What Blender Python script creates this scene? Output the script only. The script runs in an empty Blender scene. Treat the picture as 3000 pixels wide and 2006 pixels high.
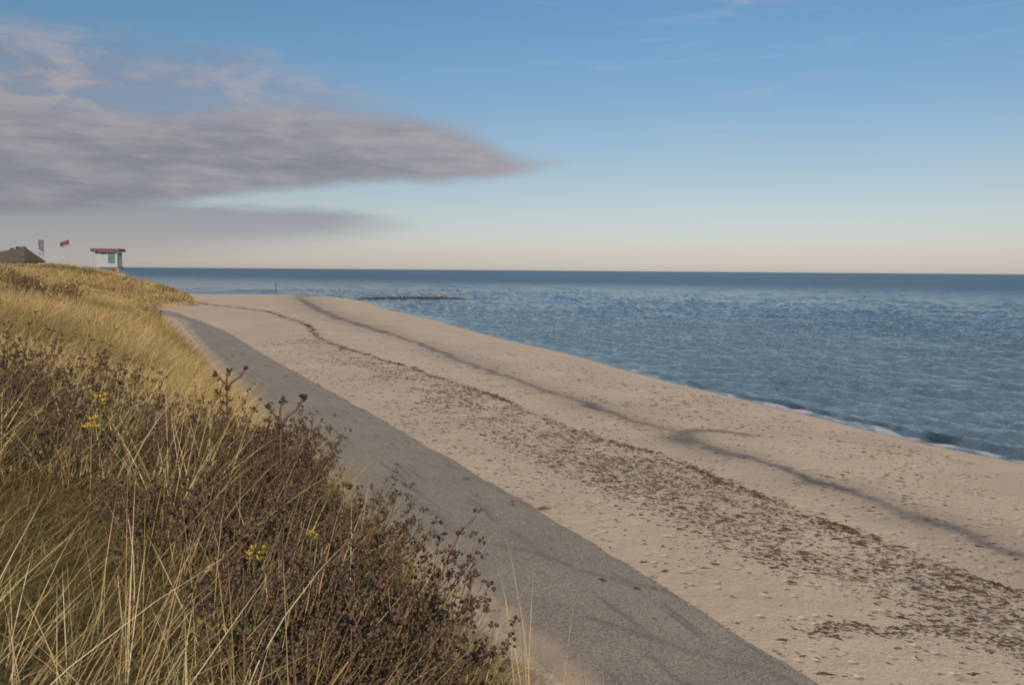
import bpy, bmesh, math, random
import numpy as np
from mathutils import Matrix, Vector

rng = np.random.default_rng(7)
random.seed(7)
C = bpy.context.scene.collection
SC = bpy.context.scene

# ------------------------------------------------------------------ camera
EYE = 6.0
cam_d = bpy.data.cameras.new('camera')
cam_d.lens = 28.0; cam_d.sensor_width = 36.0
cam_d.clip_start = 0.05; cam_d.clip_end = 60000
cam = bpy.data.objects.new('camera', cam_d); C.objects.link(cam)
cam.matrix_world = (Matrix.Translation((0, 0, EYE)) @
                    Matrix.Rotation(math.radians(90 - 5.17), 4, 'X') @
                    Matrix.Rotation(math.radians(0.448), 4, 'Z'))
SC.camera = cam
SC.cycles.filter_width = 1.75
SC.view_settings.view_transform = 'Standard'
SC.view_settings.look = 'None'
SC.view_settings.exposure = 0.0
SC.view_settings.gamma = 1.0

# ------------------------------------------------------------------ light
SUN_EL = 21.0        # degrees above the horizon
SUN_AZ = 163.0       # compass-like azimuth of the sun, clockwise from +Y
sun_d = bpy.data.lights.new('sun', 'SUN')
sun_d.energy = 4.7; sun_d.angle = math.radians(0.35)
sun_d.color = (1.0, 0.80, 0.60)
sun = bpy.data.objects.new('sun', sun_d); C.objects.link(sun)
_a, _e = math.radians(SUN_AZ), math.radians(SUN_EL)
SDIR = Vector((math.sin(_a) * math.cos(_e), math.cos(_a) * math.cos(_e), math.sin(_e)))
sun.rotation_euler = SDIR.to_track_quat('Z', 'Y').to_euler()

# ------------------------------------------------------------------ node helper
class NT:
    def __init__(s, tree): s.t = tree; s.n = tree.nodes; s.l = tree.links
    def node(s, typ, **kw):
        nd = s.n.new(typ)
        for k, v in kw.items(): setattr(nd, k, v)
        return nd
    def put(s, sock, v):
        if isinstance(v, bpy.types.NodeSocket): s.l.new(v, sock)
        elif v is not None: sock.default_value = v
    def math(s, op, a, b=None, c=None, clamp=False):
        nd = s.node('ShaderNodeMath', operation=op, use_clamp=clamp)
        for i, v in enumerate((a, b, c)): s.put(nd.inputs[i], v)
        return nd.outputs[0]
    def smooth(s, v, lo, hi, a=0.0, b=1.0):
        nd = s.node('ShaderNodeMapRange', interpolation_type='SMOOTHSTEP')
        for i, x in enumerate((v, lo, hi, a, b)): s.put(nd.inputs[i], x)
        return nd.outputs[0]
    def mix(s, f, a, b, blend='MIX'):
        nd = s.node('ShaderNodeMix', data_type='RGBA', blend_type=blend)
        s.put(nd.inputs[0], f)
        for i, v in ((6, a), (7, b)):
            if isinstance(v, tuple) and len(v) == 3: v = (*v, 1)
            s.put(nd.inputs[i], v)
        return nd.outputs[2]
    def noise(s, vec, scale, detail=3, rough=.5, dist=0.0):
        nd = s.node('ShaderNodeTexNoise')
        s.put(nd.inputs['Vector'], vec); s.put(nd.inputs['Scale'], scale)
        s.put(nd.inputs['Detail'], detail); s.put(nd.inputs['Roughness'], rough)
        s.put(nd.inputs['Distortion'], dist)
        return nd.outputs['Fac']
    def xyz(s, x, y, z=0.0):
        nd = s.node('ShaderNodeCombineXYZ')
        for i, v in enumerate((x, y, z)): s.put(nd.inputs[i], v)
        return nd.outputs[0]
    def scalev(s, vec, sc, rot=0.0):
        nd = s.node('ShaderNodeMapping')
        s.put(nd.inputs[0], vec); nd.inputs['Scale'].default_value = sc
        nd.inputs['Rotation'].default_value = (0, 0, rot)
        return nd.outputs[0]
    def curve(s, fac, pts):
        nd = s.node('ShaderNodeFloatCurve')
        c = nd.mapping.curves[0]
        while len(c.points) > 2: c.points.remove(c.points[1])
        c.points[0].location = pts[0]; c.points[1].location = pts[-1]
        for p in pts[1:-1]: c.points.new(*p)
        for p in c.points: p.handle_type = 'AUTO_CLAMPED'
        nd.mapping.update(); s.put(nd.inputs[1], fac)
        return nd.outputs[0]
    def attr(s, name):
        nd = s.node('ShaderNodeAttribute', attribute_name=name)
        return nd
    def bump(s, h, strength, dist, normal=None):
        nd = s.node('ShaderNodeBump')
        s.put(nd.inputs['Strength'], strength); s.put(nd.inputs['Distance'], dist)
        s.put(nd.inputs['Height'], h); s.put(nd.inputs['Normal'], normal) if normal else None
        return nd.outputs[0]

def material(name, color=None, rough=.8):
    m = bpy.data.materials.new(name); m.use_nodes = True
    nt = NT(m.node_tree); bsdf = nt.n['Principled BSDF']
    bsdf.inputs['Roughness'].default_value = rough
    if color: bsdf.inputs['Base Color'].default_value = (*color, 1)
    return m, nt, bsdf

# ------------------------------------------------------------------ world: sky with a cloud bank
w = bpy.data.worlds.new('World'); SC.world = w; w.use_nodes = True
W = NT(w.node_tree); bg = W.n['Background']
sky = W.node('ShaderNodeTexSky', sky_type='NISHITA')
sky.sun_disc = False
sky.sun_elevation = math.radians(SUN_EL); sky.sun_rotation = math.radians(-SUN_AZ)
sky.air_density = 1.0; sky.dust_density = 0.6; sky.ozone_density = 2.0
SKY_STRENGTH = 0.15
tc = W.node('ShaderNodeTexCoord').outputs['Generated']
sp = W.node('ShaderNodeSeparateXYZ'); W.put(sp.inputs[0], tc)
az = W.math('MULTIPLY', W.math('ARCTAN2', sp.outputs[0], sp.outputs[1]), 57.2958)
el = W.math('MULTIPLY', W.math('ARCSINE', sp.outputs[2]), 57.2958)
azn = W.math('DIVIDE', W.math('ADD', az, 60.0), 75.0, clamp=True)
def el_curve(pts, pad):
    p = [((a + 60) / 75, e / 20) for a, e in pts]
    p = [(0.0, p[0][1])] + p + ([(1.0, pad / 20)] if p[-1][0] < 1 else [])
    return W.math('MULTIPLY', W.curve(azn, p), 20.0)
cv = W.xyz(W.math('MULTIPLY', az, 0.16), W.math('MULTIPLY', el, 0.62), 3.1)
cvf = W.xyz(W.math('MULTIPLY', az, 0.30), W.math('MULTIPLY', el, 2.0), 8.1)
n_big = W.math('SUBTRACT', W.noise(cv, 1.0, 6, .55, .3), .5)
n_fine = W.math('SUBTRACT', W.noise(cvf, 1.0, 8, .6, .4), .5)
nz = W.math('MULTIPLY_ADD', n_fine, 2.2, W.math('MULTIPLY', n_big, 2.6))
def band(top, bot, pad, soft_t, soft_b, amp):
    t = el_curve(top, pad); b = el_curve(bot, pad + .05)
    nn = W.math('MULTIPLY', W.math('MULTIPLY', nz, amp), W.smooth(az, 3.5, -5.0, .25, 1.0))
    dt = W.smooth(W.math('ADD', W.math('SUBTRACT', t, el), nn), -soft_t * .4, soft_t * .6)
    db = W.smooth(W.math('ADD', W.math('SUBTRACT', el, b), W.math('MULTIPLY', nn, .5)), -soft_b * .4, soft_b * .6)
    return W.math('MULTIPLY', dt, db)
main = band([(-40, 10.6), (-33, 10.2), (-28, 9.6), (-23.1, 9.9), (-19.9, 10.35), (-15.8, 10.9), (-8.4, 10.97), (-5.4, 10.5), (-3, 9.6), (-1.6, 8.9), (-.2, 8.2), (.9, 7.75), (2.2, 7.5), (3.8, 7.2)],
            [(-40, 3.0), (-32.5, 3.2), (-26, 3.8), (-21.5, 4.45), (-18.4, 5.0), (-14.4, 5.45), (-10, 5.95), (-3.9, 6.22), (.8, 6.8), (3.6, 7.25)],
            2.0, 2.2, 1.1, .8)
main = W.math('MULTIPLY', main, W.smooth(az, 5.2, 3.2))
veil = band([(-60, 15), (-40, 14.7), (-32.1, 14.2), (-28.7, 13.9), (-25.1, 13.9), (-21.2, 14.0), (-18.2, 14.0), (-15.0, 13.6), (-11, 12.6), (-8.0, 11.2)],
            [(-60, 7.5), (-25, 8.0), (-15, 9.6), (-12, 10.4)], 9.0, 3.2, 1.0, 1.3)
veil = W.math('MULTIPLY', veil, W.smooth(az, -7.0, -15))
vn = W.noise(W.xyz(W.math('MULTIPLY', az, 0.22), W.math('MULTIPLY', el, 0.62), 5.7), 1.0, 7, .6, .6)
veil = W.math('MULTIPLY', veil, W.smooth(vn, .25, .56, .5, 1.0))
veil = W.math('MULTIPLY', veil, W.smooth(az, -14, -32, .62, 1.0))
low = band([(-40, 4.8), (-32.5, 4.5), (-22, 4.35), (-17.3, 4.2), (-10, 3.95), (-5, 3.1)],
           [(-40, .2), (-32.5, .3), (-25.5, .6), (-20.2, 1.1), (-11.5, 2.1), (-5, 2.85)], 2.4, 1.0, 2.4, .5)
low = W.math('MULTIPLY', W.math('MULTIPLY', low, W.smooth(az, -3, -14)), .8)
# thin wisps high on the right and a faint contrail-like streak
wn = W.noise(W.xyz(W.math('MULTIPLY', az, 0.10), W.math('MULTIPLY', W.math('SUBTRACT', el, W.math('MULTIPLY', az, .02)), 0.9), 1.3), 1.0, 6, .6, .3)
wisp = W.math('MULTIPLY', W.smooth(wn, .52, .75), W.math('MULTIPLY', W.smooth(el, 5, 9), W.smooth(az, -12, 2)))
wisp = W.math('MULTIPLY', wisp, .22)
wtop = W.math('MULTIPLY', W.smooth(wn, .42, .62), W.math('MULTIPLY', W.smooth(el, 16.6, 18.2), W.math('MULTIPLY', W.smooth(az, 8, 14), W.smooth(az, 29, 22))))
wtop = W.math('MULTIPLY', wtop, .6)
# sky tint: a deeper blue aloft and a warm band just above the sea
skyc = W.mix(1.0, sky.outputs[0], (1.0, 1.0, 1.0), 'MULTIPLY')
ramp = W.node('ShaderNodeValToRGB')
W.put(ramp.inputs[0], W.math('DIVIDE', el, 30.0, clamp=True))
RT = [(0.0, (.625, .605, .77)), (.0111, (.625, .605, .76)), (.037, (.57, .54, .675)), (.0915, (.565, .525, .60)), (.152, (.57, .525, .555)),
      (.228, (.57, .535, .545)), (.303, (.55, .55, .565)), (.405, (.50, .565, .60)), (.518, (.475, .60, .64)), (.60, (.47, .61, .665)), (1.0, (.60, .73, .80))]
cr = ramp.color_ramp
cr.elements[0].position = RT[0][0]; cr.elements[0].color = (*RT[0][1], 1)
cr.elements[1].position = RT[-1][0]; cr.elements[1].color = (*RT[-1][1], 1)
for p, c in RT[1:-1]:
    e_ = cr.elements.new(p); e_.color = (*c, 1)
skyc = W.mix(1.0, skyc, ramp.outputs[0], 'MULTIPLY')
K = 1.0 / SKY_STRENGTH
def cc(r, g, b): return (r * K, g * K, b * K)
shade = W.smooth(W.math('ADD', nz, W.math('MULTIPLY', W.math('SUBTRACT', el, 8.5), .10)), -1.0, 1.1)
cmain = W.mix(shade, cc(.215, .225, .265), cc(.40, .365, .385))
cmain = W.mix(W.smooth(az, -14, 2, 0, .35), cmain, cc(.42, .375, .395))
cveil = W.mix(W.smooth(vn, .38, .64), cc(.235, .265, .345), cc(.395, .36, .38))
clow = W.mix(W.smooth(el, 1.2, 4.2), cc(.345, .335, .355), cc(.25, .265, .31))
for m_, c_ in ((veil, cveil), (low, clow), (main, cmain), (wisp, cc(.45, .5, .58)), (wtop, cc(.42, .40, .5))):
    skyc = W.mix(W.math('MULTIPLY', m_, .93), skyc, c_)
over = W.smooth(el, 33, 55)  # unseen bright broken cloud overhead, added to raise the fill light
ovn = W.smooth(W.noise(W.scalev(tc, (2.2, 2.2, 4)), 1.5, 5, .6, .4), .30, .62, .35, 1.0)
skyc = W.mix(W.math('MULTIPLY', over, ovn), skyc, cc(1.0, .97, .95))
W.put(bg.inputs[0], skyc); bg.inputs[1].default_value = SKY_STRENGTH

# ------------------------------------------------------------------ tagging helpers
def tag(o, label=None, cat=None, group=None, kind=None):
    if label: o['label'] = label
    if cat: o['category'] = cat
    if group: o['group'] = group
    if kind: o['kind'] = kind
    return o
def empty(name, loc=(0, 0, 0), rz=0.0):
    o = bpy.data.objects.new(name, None); C.objects.link(o)
    o.location = loc; o.rotation_euler = (0, 0, rz); o.empty_display_size = .2
    return o
def np_mesh(name, V, F, mat, parent=None, col=None, smooth=False, attrs=None):
    """V (n,3); F (m,k) faces of one size k, or a list of such arrays"""
    me = bpy.data.meshes.new(name)
    Fs = F if isinstance(F, list) else [F]
    me.vertices.add(len(V)); me.vertices.foreach_set('co', np.ascontiguousarray(V, dtype=np.float32).ravel())
    loops = np.concatenate([f.ravel() for f in Fs]).astype(np.int32)
    tot = np.concatenate([np.full(len(f), f.shape[1], dtype=np.int32) for f in Fs])
    st = np.concatenate([[0], np.cumsum(tot)[:-1]]).astype(np.int32)
    me.loops.add(len(loops)); me.loops.foreach_set('vertex_index', loops)
    me.polygons.add(len(tot)); me.polygons.foreach_set('loop_start', st)
    try: me.polygons.foreach_set('loop_total', tot)
    except Exception: pass
    if smooth: me.polygons.foreach_set('use_smooth', np.ones(len(tot), dtype=bool))
    if col is not None:
        a = me.attributes.new('col', 'FLOAT_COLOR', 'POINT')
        a.data.foreach_set('color', np.concatenate([col, np.ones((len(col), 1))], 1).astype(np.float32).ravel())
    for k, v in (attrs or {}).items():
        a = me.attributes.new(k, 'FLOAT', 'POINT'); a.data.foreach_set('value', v.astype(np.float32).ravel())
    me.update(); me.validate()
    if mat: me.materials.append(mat)
    o = bpy.data.objects.new(name, me); C.objects.link(o); o.parent = parent
    return o
def bm_obj(name, bm, mat, parent=None):
    me = bpy.data.meshes.new(name); bm.to_mesh(me); bm.free()
    if mat: me.materials.append(mat)
    o = bpy.data.objects.new(name, me); C.objects.link(o); o.parent = parent
    return o
def add_box(bm, c, s, bevel=0.0, rot=None):
    g = bmesh.ops.create_cube(bm, size=1.0)
    vs = g['verts']
    bmesh.ops.scale(bm, vec=s, verts=vs)
    if rot is not None: bmesh.ops.rotate(bm, cent=(0, 0, 0), matrix=rot, verts=vs)
    bmesh.ops.translate(bm, vec=c, verts=vs)
    if bevel:
        es = list({e for v in vs for e in v.link_edges})
        bmesh.ops.bevel(bm, geom=es, offset=bevel, segments=1, affect='EDGES')
def add_rod(bm, a, b, r1, r2=None, seg=8):
    a = Vector(a); b = Vector(b); d = b - a
    m = Matrix.Translation((a + b) / 2) @ d.to_track_quat('Z', 'Y').to_matrix().to_4x4()
    bmesh.ops.create_cone(bm, cap_ends=True, segments=seg, radius1=r1, radius2=r1 if r2 is None else r2, depth=d.length, matrix=m)

# ------------------------------------------------------------------ numeric noise
def vnoise(x, y, seed=0):
    """smooth value noise in [-1,1]"""
    xi = np.floor(x).astype(np.int64); yi = np.floor(y).astype(np.int64)
    fx = x - xi; fy = y - yi
    fx = fx * fx * (3 - 2 * fx); fy = fy * fy * (3 - 2 * fy)
    def h(a, b):
        n = (a * 374761393 + b * 668265263 + seed * 1442695041) & 0xffffffff
        n = ((n ^ (n >> 13)) * 1274126177) & 0xffffffff
        return ((n ^ (n >> 16)) & 0xffff) / 32767.5 - 1
    return ((h(xi, yi) * (1 - fx) + h(xi + 1, yi) * fx) * (1 - fy) +
            (h(xi, yi + 1) * (1 - fx) + h(xi + 1, yi + 1) * fx) * fy)
def fbm(x, y, seed=0, o=4):
    s = 0; a = 1.0; t = 0
    for i in range(o):
        s = s + a * vnoise(x * 2 ** i, y * 2 ** i, seed + i); t += a; a *= .5
    return s / t

# ------------------------------------------------------------------ plan of the coast (metres)
SHORE = np.array([(30, -30), (22, 5), (19, 15), (16.6, 24), (14.5, 28.06), (12.98, 32.07), (10.9, 37.3), (8.1, 44.6), (4.2, 56.9), (-.6, 68.8),
                  (-8.9, 93.4), (-17.3, 115.4), (-26.5, 145), (-31, 152), (-42, 155), (-60, 158), (-90, 168), (-150, 200), (-420, 420)], float)
# crest of the dune face: x, y, height
CREST = np.array([(10, -30, 4.4), (4.0, -10, 4.4), (1.5, -2, 4.4), (.25, 1, 4.26), (-.3, 2.2, 4.18), (-1.12, 4, 4.08), (-2.25, 7, 4.0), (-5.15, 12, 3.9),
                  (-11.2, 25, 3.6), (-20.6, 45, 2.9), (-26.3, 57, 2.65), (-31.5, 68, 2.5), (-38.5, 78, 2.3), (-41, 86, 2.3), (-38.6, 93, 2.5), (-42.5, 101, 2.75), (-57, 110, 2.6),
                  (-90, 125, 3), (-150, 160, 3), (-420, 330, 3)], float)
LINE_B = [(-75, 160), (-60, 151), (-46, 148), (-38, 146), (-35.5, 132), (-32.6, 123.3), (-18.1, 79.8), (-8.6, 57.6), (-2.8, 42.1), (.16, 34.1), (2.8, 28.2), (4.83, 23.5),
          (5.55, 20.7), (6.6, 18.7), (7.6, 16.4), (8.2, 14.9), (8.8, 13.3), (10.2, 10), (12, 5), (14, 0)]
LINE_A = [(-52, 125), (-38.3, 99.5), (-26.9, 85.6), (-22, 76), (-17.2, 66.2), (-13.6, 55), (-11.2, 49.2), (-7.2, 41.6), (-4.5, 36.7), (-1.2, 30.3), (1.1, 25), (2.26, 22.6),
          (3.7, 20), (5.0, 17), (5.8, 15.1), (6.66, 13.4), (7.1, 12.2), (7.6, 11.4), (9, 8), (11, 3)]
LOW_A = [(-20, 62), (-11.9, 45.9), (-4.5, 29.8), (-.2, 20.4), (1.65, 16.4), (3.3, 13.4), (4.2, 11.9), (5.0, 10.6), (6.4, 8.8), (8, 5)]
S1 = [(-6.5, 23), (-3.8, 19.3), (-2.2, 18.3), (-.65, 16.7), (.1, 15.3), (1.0, 13.8), (1.9, 12.1), (2.9, 10)]
S2 = [(-2.2, 15.5), (-1.3, 14), (-.9, 13.1), (-.35, 12.6), (.42, 12.2), (1.06, 11.55), (1.96, 11.07), (3.0, 10.4)]
S3 = [(1.0, 9.9), (1.77, 9.34), (2.23, 9.0), (2.7, 8.8), (3.1, 8.45), (3.6, 7.6)]
DELTA = [(4.7, 22.6), (5.1, 23.4), (5.6, 23.9), (6.4, 24.0), (7.0, 23.7)]

def spline(P, k=4):
    P = np.asarray(P, float); out = []
    Q = np.vstack([2 * P[0] - P[1], P, 2 * P[-1] - P[-2]])
    for i in range(1, len(Q) - 2):
        p0, p1, p2, p3 = Q[i - 1], Q[i], Q[i + 1], Q[i + 2]
        a = np.hypot(*(p1 - p0)[:2]) ** .5; b = np.hypot(*(p2 - p1)[:2]) ** .5; c = np.hypot(*(p3 - p2)[:2]) ** .5
        m1 = ((p1 - p0) / a - (p2 - p0) / (a + b) + (p2 - p1) / b) * b
        m2 = ((p2 - p1) / b - (p3 - p1) / (b + c) + (p3 - p2) / c) * b
        for t in np.arange(k) / k:
            out.append((2 * t ** 3 - 3 * t ** 2 + 1) * p1 + (t ** 3 - 2 * t ** 2 + t) * m1 + (-2 * t ** 3 + 3 * t ** 2) * p2 + (t ** 3 - t ** 2) * m2)
    out.append(P[-1]); return np.array(out)
SHORE = spline(SHORE, 3); CREST0 = CREST; CREST = spline(CREST, 3)
LINE_A = spline(LINE_A); LINE_B = spline(LINE_B); LOW_A = spline(LOW_A)
S1 = spline(S1, 3); S2 = spline(S2, 3); S3 = spline(S3, 3); DELTA = spline(DELTA, 3)

def seg_dist(x, y, P, vals=None):
    """signed distance to polyline (+ on its left), value along it"""
    P = np.asarray(P, float); best = np.full(x.shape, 1e18); sg = np.ones(x.shape); val = np.zeros(x.shape)
    for i in range(len(P) - 1):
        ax, ay = P[i, :2]; bx, by = P[i + 1, :2]; dx, dy = bx - ax, by - ay; L2 = dx * dx + dy * dy
        t = np.clip(((x - ax) * dx + (y - ay) * dy) / L2, 0, 1)
        px = ax + t * dx - x; py = ay + t * dy - y; d = px * px + py * py
        m = d < best
        best = np.where(m, d, best)
        cr_ = dx * (y - ay) - dy * (x - ax)
        sg = np.where(m, np.where(cr_ >= 0, 1.0, -1.0), sg)
        if vals is not None: val = np.where(m, vals[i] + t * (vals[i + 1] - vals[i]), val)
    return np.sqrt(best) * sg, val

def sstep(v, a, b):
    t = np.clip((v - a) / (b - a), 0, 1); return t * t * (3 - 2 * t)

def ground(x, y, detail=True):
    x = np.asarray(x, float); y = np.asarray(y, float)
    ds, _ = seg_dist(x, y, SHORE)
    df, zs = seg_dist(x, y, CREST, CREST[:, 2])
    up = np.clip(ds, 0, None)
    beach = 1.35 * (1 - np.exp(-up / 5.5)) + .012 * np.clip(up - 5, 0, 14)
    beach = np.where(ds < 0, np.maximum(ds * .11, -6), beach)
    if detail:
        beach = beach + .035 * fbm(x * .35, y * .35, 3) * sstep(ds, 0, 4) + .012 * fbm(x * 1.7, y * 1.7, 5, 3) * sstep(ds, .5, 3)
    foot = 3.3 * np.clip((zs - 1.4) / 2.6, .35, 1.2)
    dfn = df + (.45 * vnoise(x * .45, y * .45, 11) + .2 * vnoise(x * 1.3, y * 1.3, 12)) * sstep(y, 3, 9)
    face = sstep(dfn, -foot, .35) ** 1.05
    hill = 1.95 * (1 - np.exp(-np.clip(dfn, 0, None) / 5.5)) + .02 * np.clip(dfn, 0, 30)
    endf = sstep(y + .55 * x, 62, 44)
    hill = hill + 1.5 * sstep(dfn, 1.5, 12) * sstep(y, 22, 55) * (1 - .24 * sstep(y, 74, 92))
    top = zs + hill
    if detail:
        top = top + (.22 * fbm(x * .16 + 3, y * .16, 21) + .15 * fbm(x * .7, y * .7, 22)) * sstep(np.hypot(x, y), 2, 9)
    z = beach + (top - beach) * face
    return z, ds, df, face

def axis(parts):
    out = [parts[0][0]]
    for a, b, s0, s1 in parts:
        n = max(2, int(abs(b - a) / ((s0 + s1) / 2))); t = np.linspace(0, 1, n + 1)[1:]
        wgt = s0 + (s1 - s0) * t; wgt = np.cumsum(wgt); wgt = wgt / wgt[-1]
        out += list(a + (b - a) * wgt)
    return np.array(out)
xs = axis([(-420, -80, 12, 2), (-80, -30, 1.2, .35), (-30, -10, .3, .11), (-10, 14, .09, .09), (14, 30, .12, .6), (30, 60, .8, 5)])
ys = axis([(-40, 0, 3, .3), (0, 6, .2, .09), (6, 30, .08, .1), (30, 60, .11, .22), (60, 175, .25, .7), (175, 420, 1.5, 14)])
GX, GY = np.meshgrid(xs, ys)
GZ, GDS, GDF, GFACE = ground(GX, GY)
def pl(P): return np.abs(seg_dist(GX, GY, P)[0])
far = sstep(GY, 25, 90)
wob = vnoise(GX * .8, GY * .8, 31) * .25 + vnoise(GX * 2.6, GY * 2.6, 33) * .10
dB = np.abs(seg_dist(GX + wob, GY + wob, LINE_B)[0])
wB = .20 + .12 * sstep(GY, 26, 12) + .16 * vnoise(GX * .25, GY * .25, 32) + .55 * far
stainB = np.exp(-(dB / (wB * 1.15)) ** 2) * (.85 + .25 * vnoise(GX * .5, GY * .5, 36))
stainB = np.maximum(stainB, .35 * np.exp(-(dB / (wB * 4)) ** 2))
dD = np.abs(seg_dist(GX + wob, GY + wob, DELTA)[0]); stainB = np.maximum(stainB, .85 * np.exp(-(dD / .34) ** 2))
dD2 = np.hypot(GX - 4.9 + wob, (GY - 22.3) * .55); stainB = np.maximum(stainB, .9 * np.exp(-(dD2 / .75) ** 2))
dA = pl(LINE_A)
dAw = np.abs(seg_dist(GX + wob * .8, GY - wob * .8, LINE_A)[0])
stainA = np.exp(-(dAw / (.13 + .55 * far)) ** 2) * (.6 + .5 * vnoise(GX * 1.2, GY * 1.2, 34)) * (.4 + .6 * sstep(GY, 14, 45))
wob3 = wob * .5
dS = np.minimum(np.minimum(np.abs(seg_dist(GX + wob3, GY, S1)[0]), np.abs(seg_dist(GX, GY + wob3, S2)[0])), np.abs(seg_dist(GX, GY + wob3, S3)[0]))
stainS = np.exp(-(dS / .07) ** 2) * (.55 + .5 * vnoise(GX * 1.5, GY * 1.5, 35))
sA, _ = seg_dist(GX, GY, LINE_A); sL, _ = seg_dist(GX, GY, LOW_A)
band_ = sstep(sA, .5, -.2) * sstep(sL, -1.0, .6)      # strip between the wrack line and its lower edge
inB = lambda: 0
nx, ny = len(xs), len(ys)
idx = np.arange(nx * ny).reshape(ny, nx)
F = np.stack([idx[:-1, :-1], idx[:-1, 1:], idx[1:, 1:], idx[1:, :-1]], -1).reshape(-1, 4)
fc = GFACE.ravel()[F].mean(1)
isd = (fc > .03)
A = dict(stainb=stainB, staina=stainA, stains=stainS, wet=np.exp(-np.clip(GDS, 0, None) / .55), inland=GDS, face=GFACE, debris=band_)
Vall = np.stack([GX, GY, GZ], -1).reshape(-1, 3)
def submesh(name, mask, mat):
    f = F[mask]; u, inv = np.unique(f, return_inverse=True)
    return np_mesh(name, Vall[u], inv.reshape(-1, 4), mat, smooth=True, attrs={k: v.ravel()[u] for k, v in A.items()})

# sand
m_sand, S, sb = material('beach_sand', rough=.95)
pos = S.node('ShaderNodeNewGeometry').outputs['Position']
n1 = S.noise(pos, .35, 4, .6); n2 = S.noise(pos, 3.0, 5, .65); n3 = S.noise(pos, 38, 4, .75); n4 = S.noise(pos, 14, 3, .7)
nst = S.noise(S.scalev(pos, (3.2, .55, 1), math.radians(-24)), 1.0, 5, .6)
col = S.mix(S.smooth(n1, .35, .65), (.338, .275, .202), (.395, .320, .238))
col = S.mix(S.smooth(n2, .3, .75, 0, .45), col, (.36, .275, .20))
col = S.mix(S.smooth(n3, .5, .72, 0, .45), col, (.27, .21, .155))
col = S.mix(S.smooth(n3, .42, .28, 0, .3), col, (.56, .45, .34))
ws = S.attr('face').outputs['Fac']
gi = S.attr('inland').outputs['Fac']
# coarser, greyer shingle on the upper beach
gr = S.math('MULTIPLY', S.smooth(gi, 15.5, 19.5), S.smooth(ws, .25, .03))
vor = S.node('ShaderNodeTexVoronoi'); S.put(vor.inputs['Vector'], pos); vor.inputs['Scale'].default_value = 22
shg = S.mix(S.smooth(n3, .35, .65), (.24, .205, .165), (.52, .45, .37))
shg = S.mix(S.smooth(vor.outputs['Distance'], .25, .6, 0, .55), shg, (.10, .085, .07))
col = S.mix(S.math('MULTIPLY', gr, .12), col, shg)
st = S.math('MULTIPLY', S.attr('stainb').outputs['Fac'], S.smooth(n2, .1, .6, .65, 1.0))
col = S.mix(S.math('MULTIPLY', st, 1.05, clamp=True), col, (.075, .070, .066))
st = S.math('MULTIPLY', S.attr('staina').outputs['Fac'], S.smooth(n2, .35, .55, .1, 1.0))
col = S.mix(S.math('MULTIPLY', st, .75, clamp=True), col, (.085, .058, .035))
st = S.math('MULTIPLY', S.attr('stains').outputs['Fac'], S.smooth(n2, .3, .6, .1, 1.0))
col = S.mix(S.math('MULTIPLY', st, .0, clamp=True), col, (.11, .09, .07))
col = S.mix(S.math('MULTIPLY', S.smooth(n4, .5, .75), S.math('MULTIPLY', S.attr('debris').outputs['Fac'], .6)), col, (.15, .125, .10))
# dune face: slightly browner damp sand
col = S.mix(S.math('MULTIPLY', S.smooth(ws, .02, .3), .7), col, (.27, .195, .135))
wet = S.attr('wet').outputs['Fac']
col = S.mix(S.smooth(wet, .15, .8, 0, .75), col, (.155, .12, .09))
S.put(sb.inputs['Base Color'], col)
S.put(sb.inputs['Roughness'], S.smooth(wet, .3, .85, .95, .32))
pits = S.node('ShaderNodeTexVoronoi', feature='SMOOTH_F1'); S.put(pits.inputs['Vector'], pos); pits.inputs['Scale'].default_value = 3.3
hb = S.math('MULTIPLY', S.smooth(pits.outputs['Distance'], .02, .25), .045)
hb = S.math('ADD', hb, S.math('MULTIPLY', n3, .010))
hb = S.math('ADD', hb, S.math('MULTIPLY', n4, .02))
hb = S.math('ADD', hb, S.math('MULTIPLY', n2, .05))
S.put(sb.inputs['Normal'], S.bump(hb, .8, 1.0))

# grey asphalt revetment laid between the dune foot and the beach
TOE = [(5.6, -14), (5.2, -5), (4.7, 2), (4.2, 5.8), (3.35, 8.55), (2.91, 9.57), (2.12, 11.28), (1.01, 13.68), (-.67, 17.15), (-3.4, 22.56), (-8.49, 32.53), (-13.18, 41.77), (-19.94, 55.55), (-26, 66.5), (-34, 80), (-40, 88)]
TOE = spline(TOE, 24)
_d = np.gradient(TOE, axis=0); _d /= np.hypot(_d[:, 0], _d[:, 1])[:, None]; _nrm = np.stack([-_d[:, 1], _d[:, 0]], 1)
_cd = seg_dist(TOE[:, 0], TOE[:, 1], CREST)[0]
_wid = np.clip(-_cd - 2.85 + .45 * sstep(TOE[:, 1], 12, 26), .5, 9)
_ts = np.concatenate([[0, .0], np.linspace(.0, 1, 34)])
RX = TOE[:, 0:1] + _nrm[:, 0:1] * _wid[:, None] * _ts[None]; RY = TOE[:, 1:2] + _nrm[:, 1:2] * _wid[:, None] * _ts[None]
_edge = (.035 * vnoise(TOE[:, 1] * 2.2, TOE[:, 0] * 2.2, 44) + .05 * vnoise(TOE[:, 1] * .7, TOE[:, 0] * .7, 45))[:, None]
RX = RX + _nrm[:, 0:1] * _edge; RY = RY + _nrm[:, 1:2] * _edge
RZ, _, _, RF = ground(RX, RY, True)
RZ = RZ + .045 + .05 * np.minimum(_ts[None] * _wid[:, None], 1.2) / 1.2
RZ[:, 0] -= .12
RZ = RZ - .19 * sstep(np.broadcast_to(_ts[None], RX.shape), .80, 1.0)
_acr = np.broadcast_to(_ts[None] * _wid[:, None], RX.shape); _rem = np.broadcast_to((1 - _ts[None]) * _wid[:, None], RX.shape)
_i = np.arange(RX.size).reshape(RX.shape)
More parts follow.
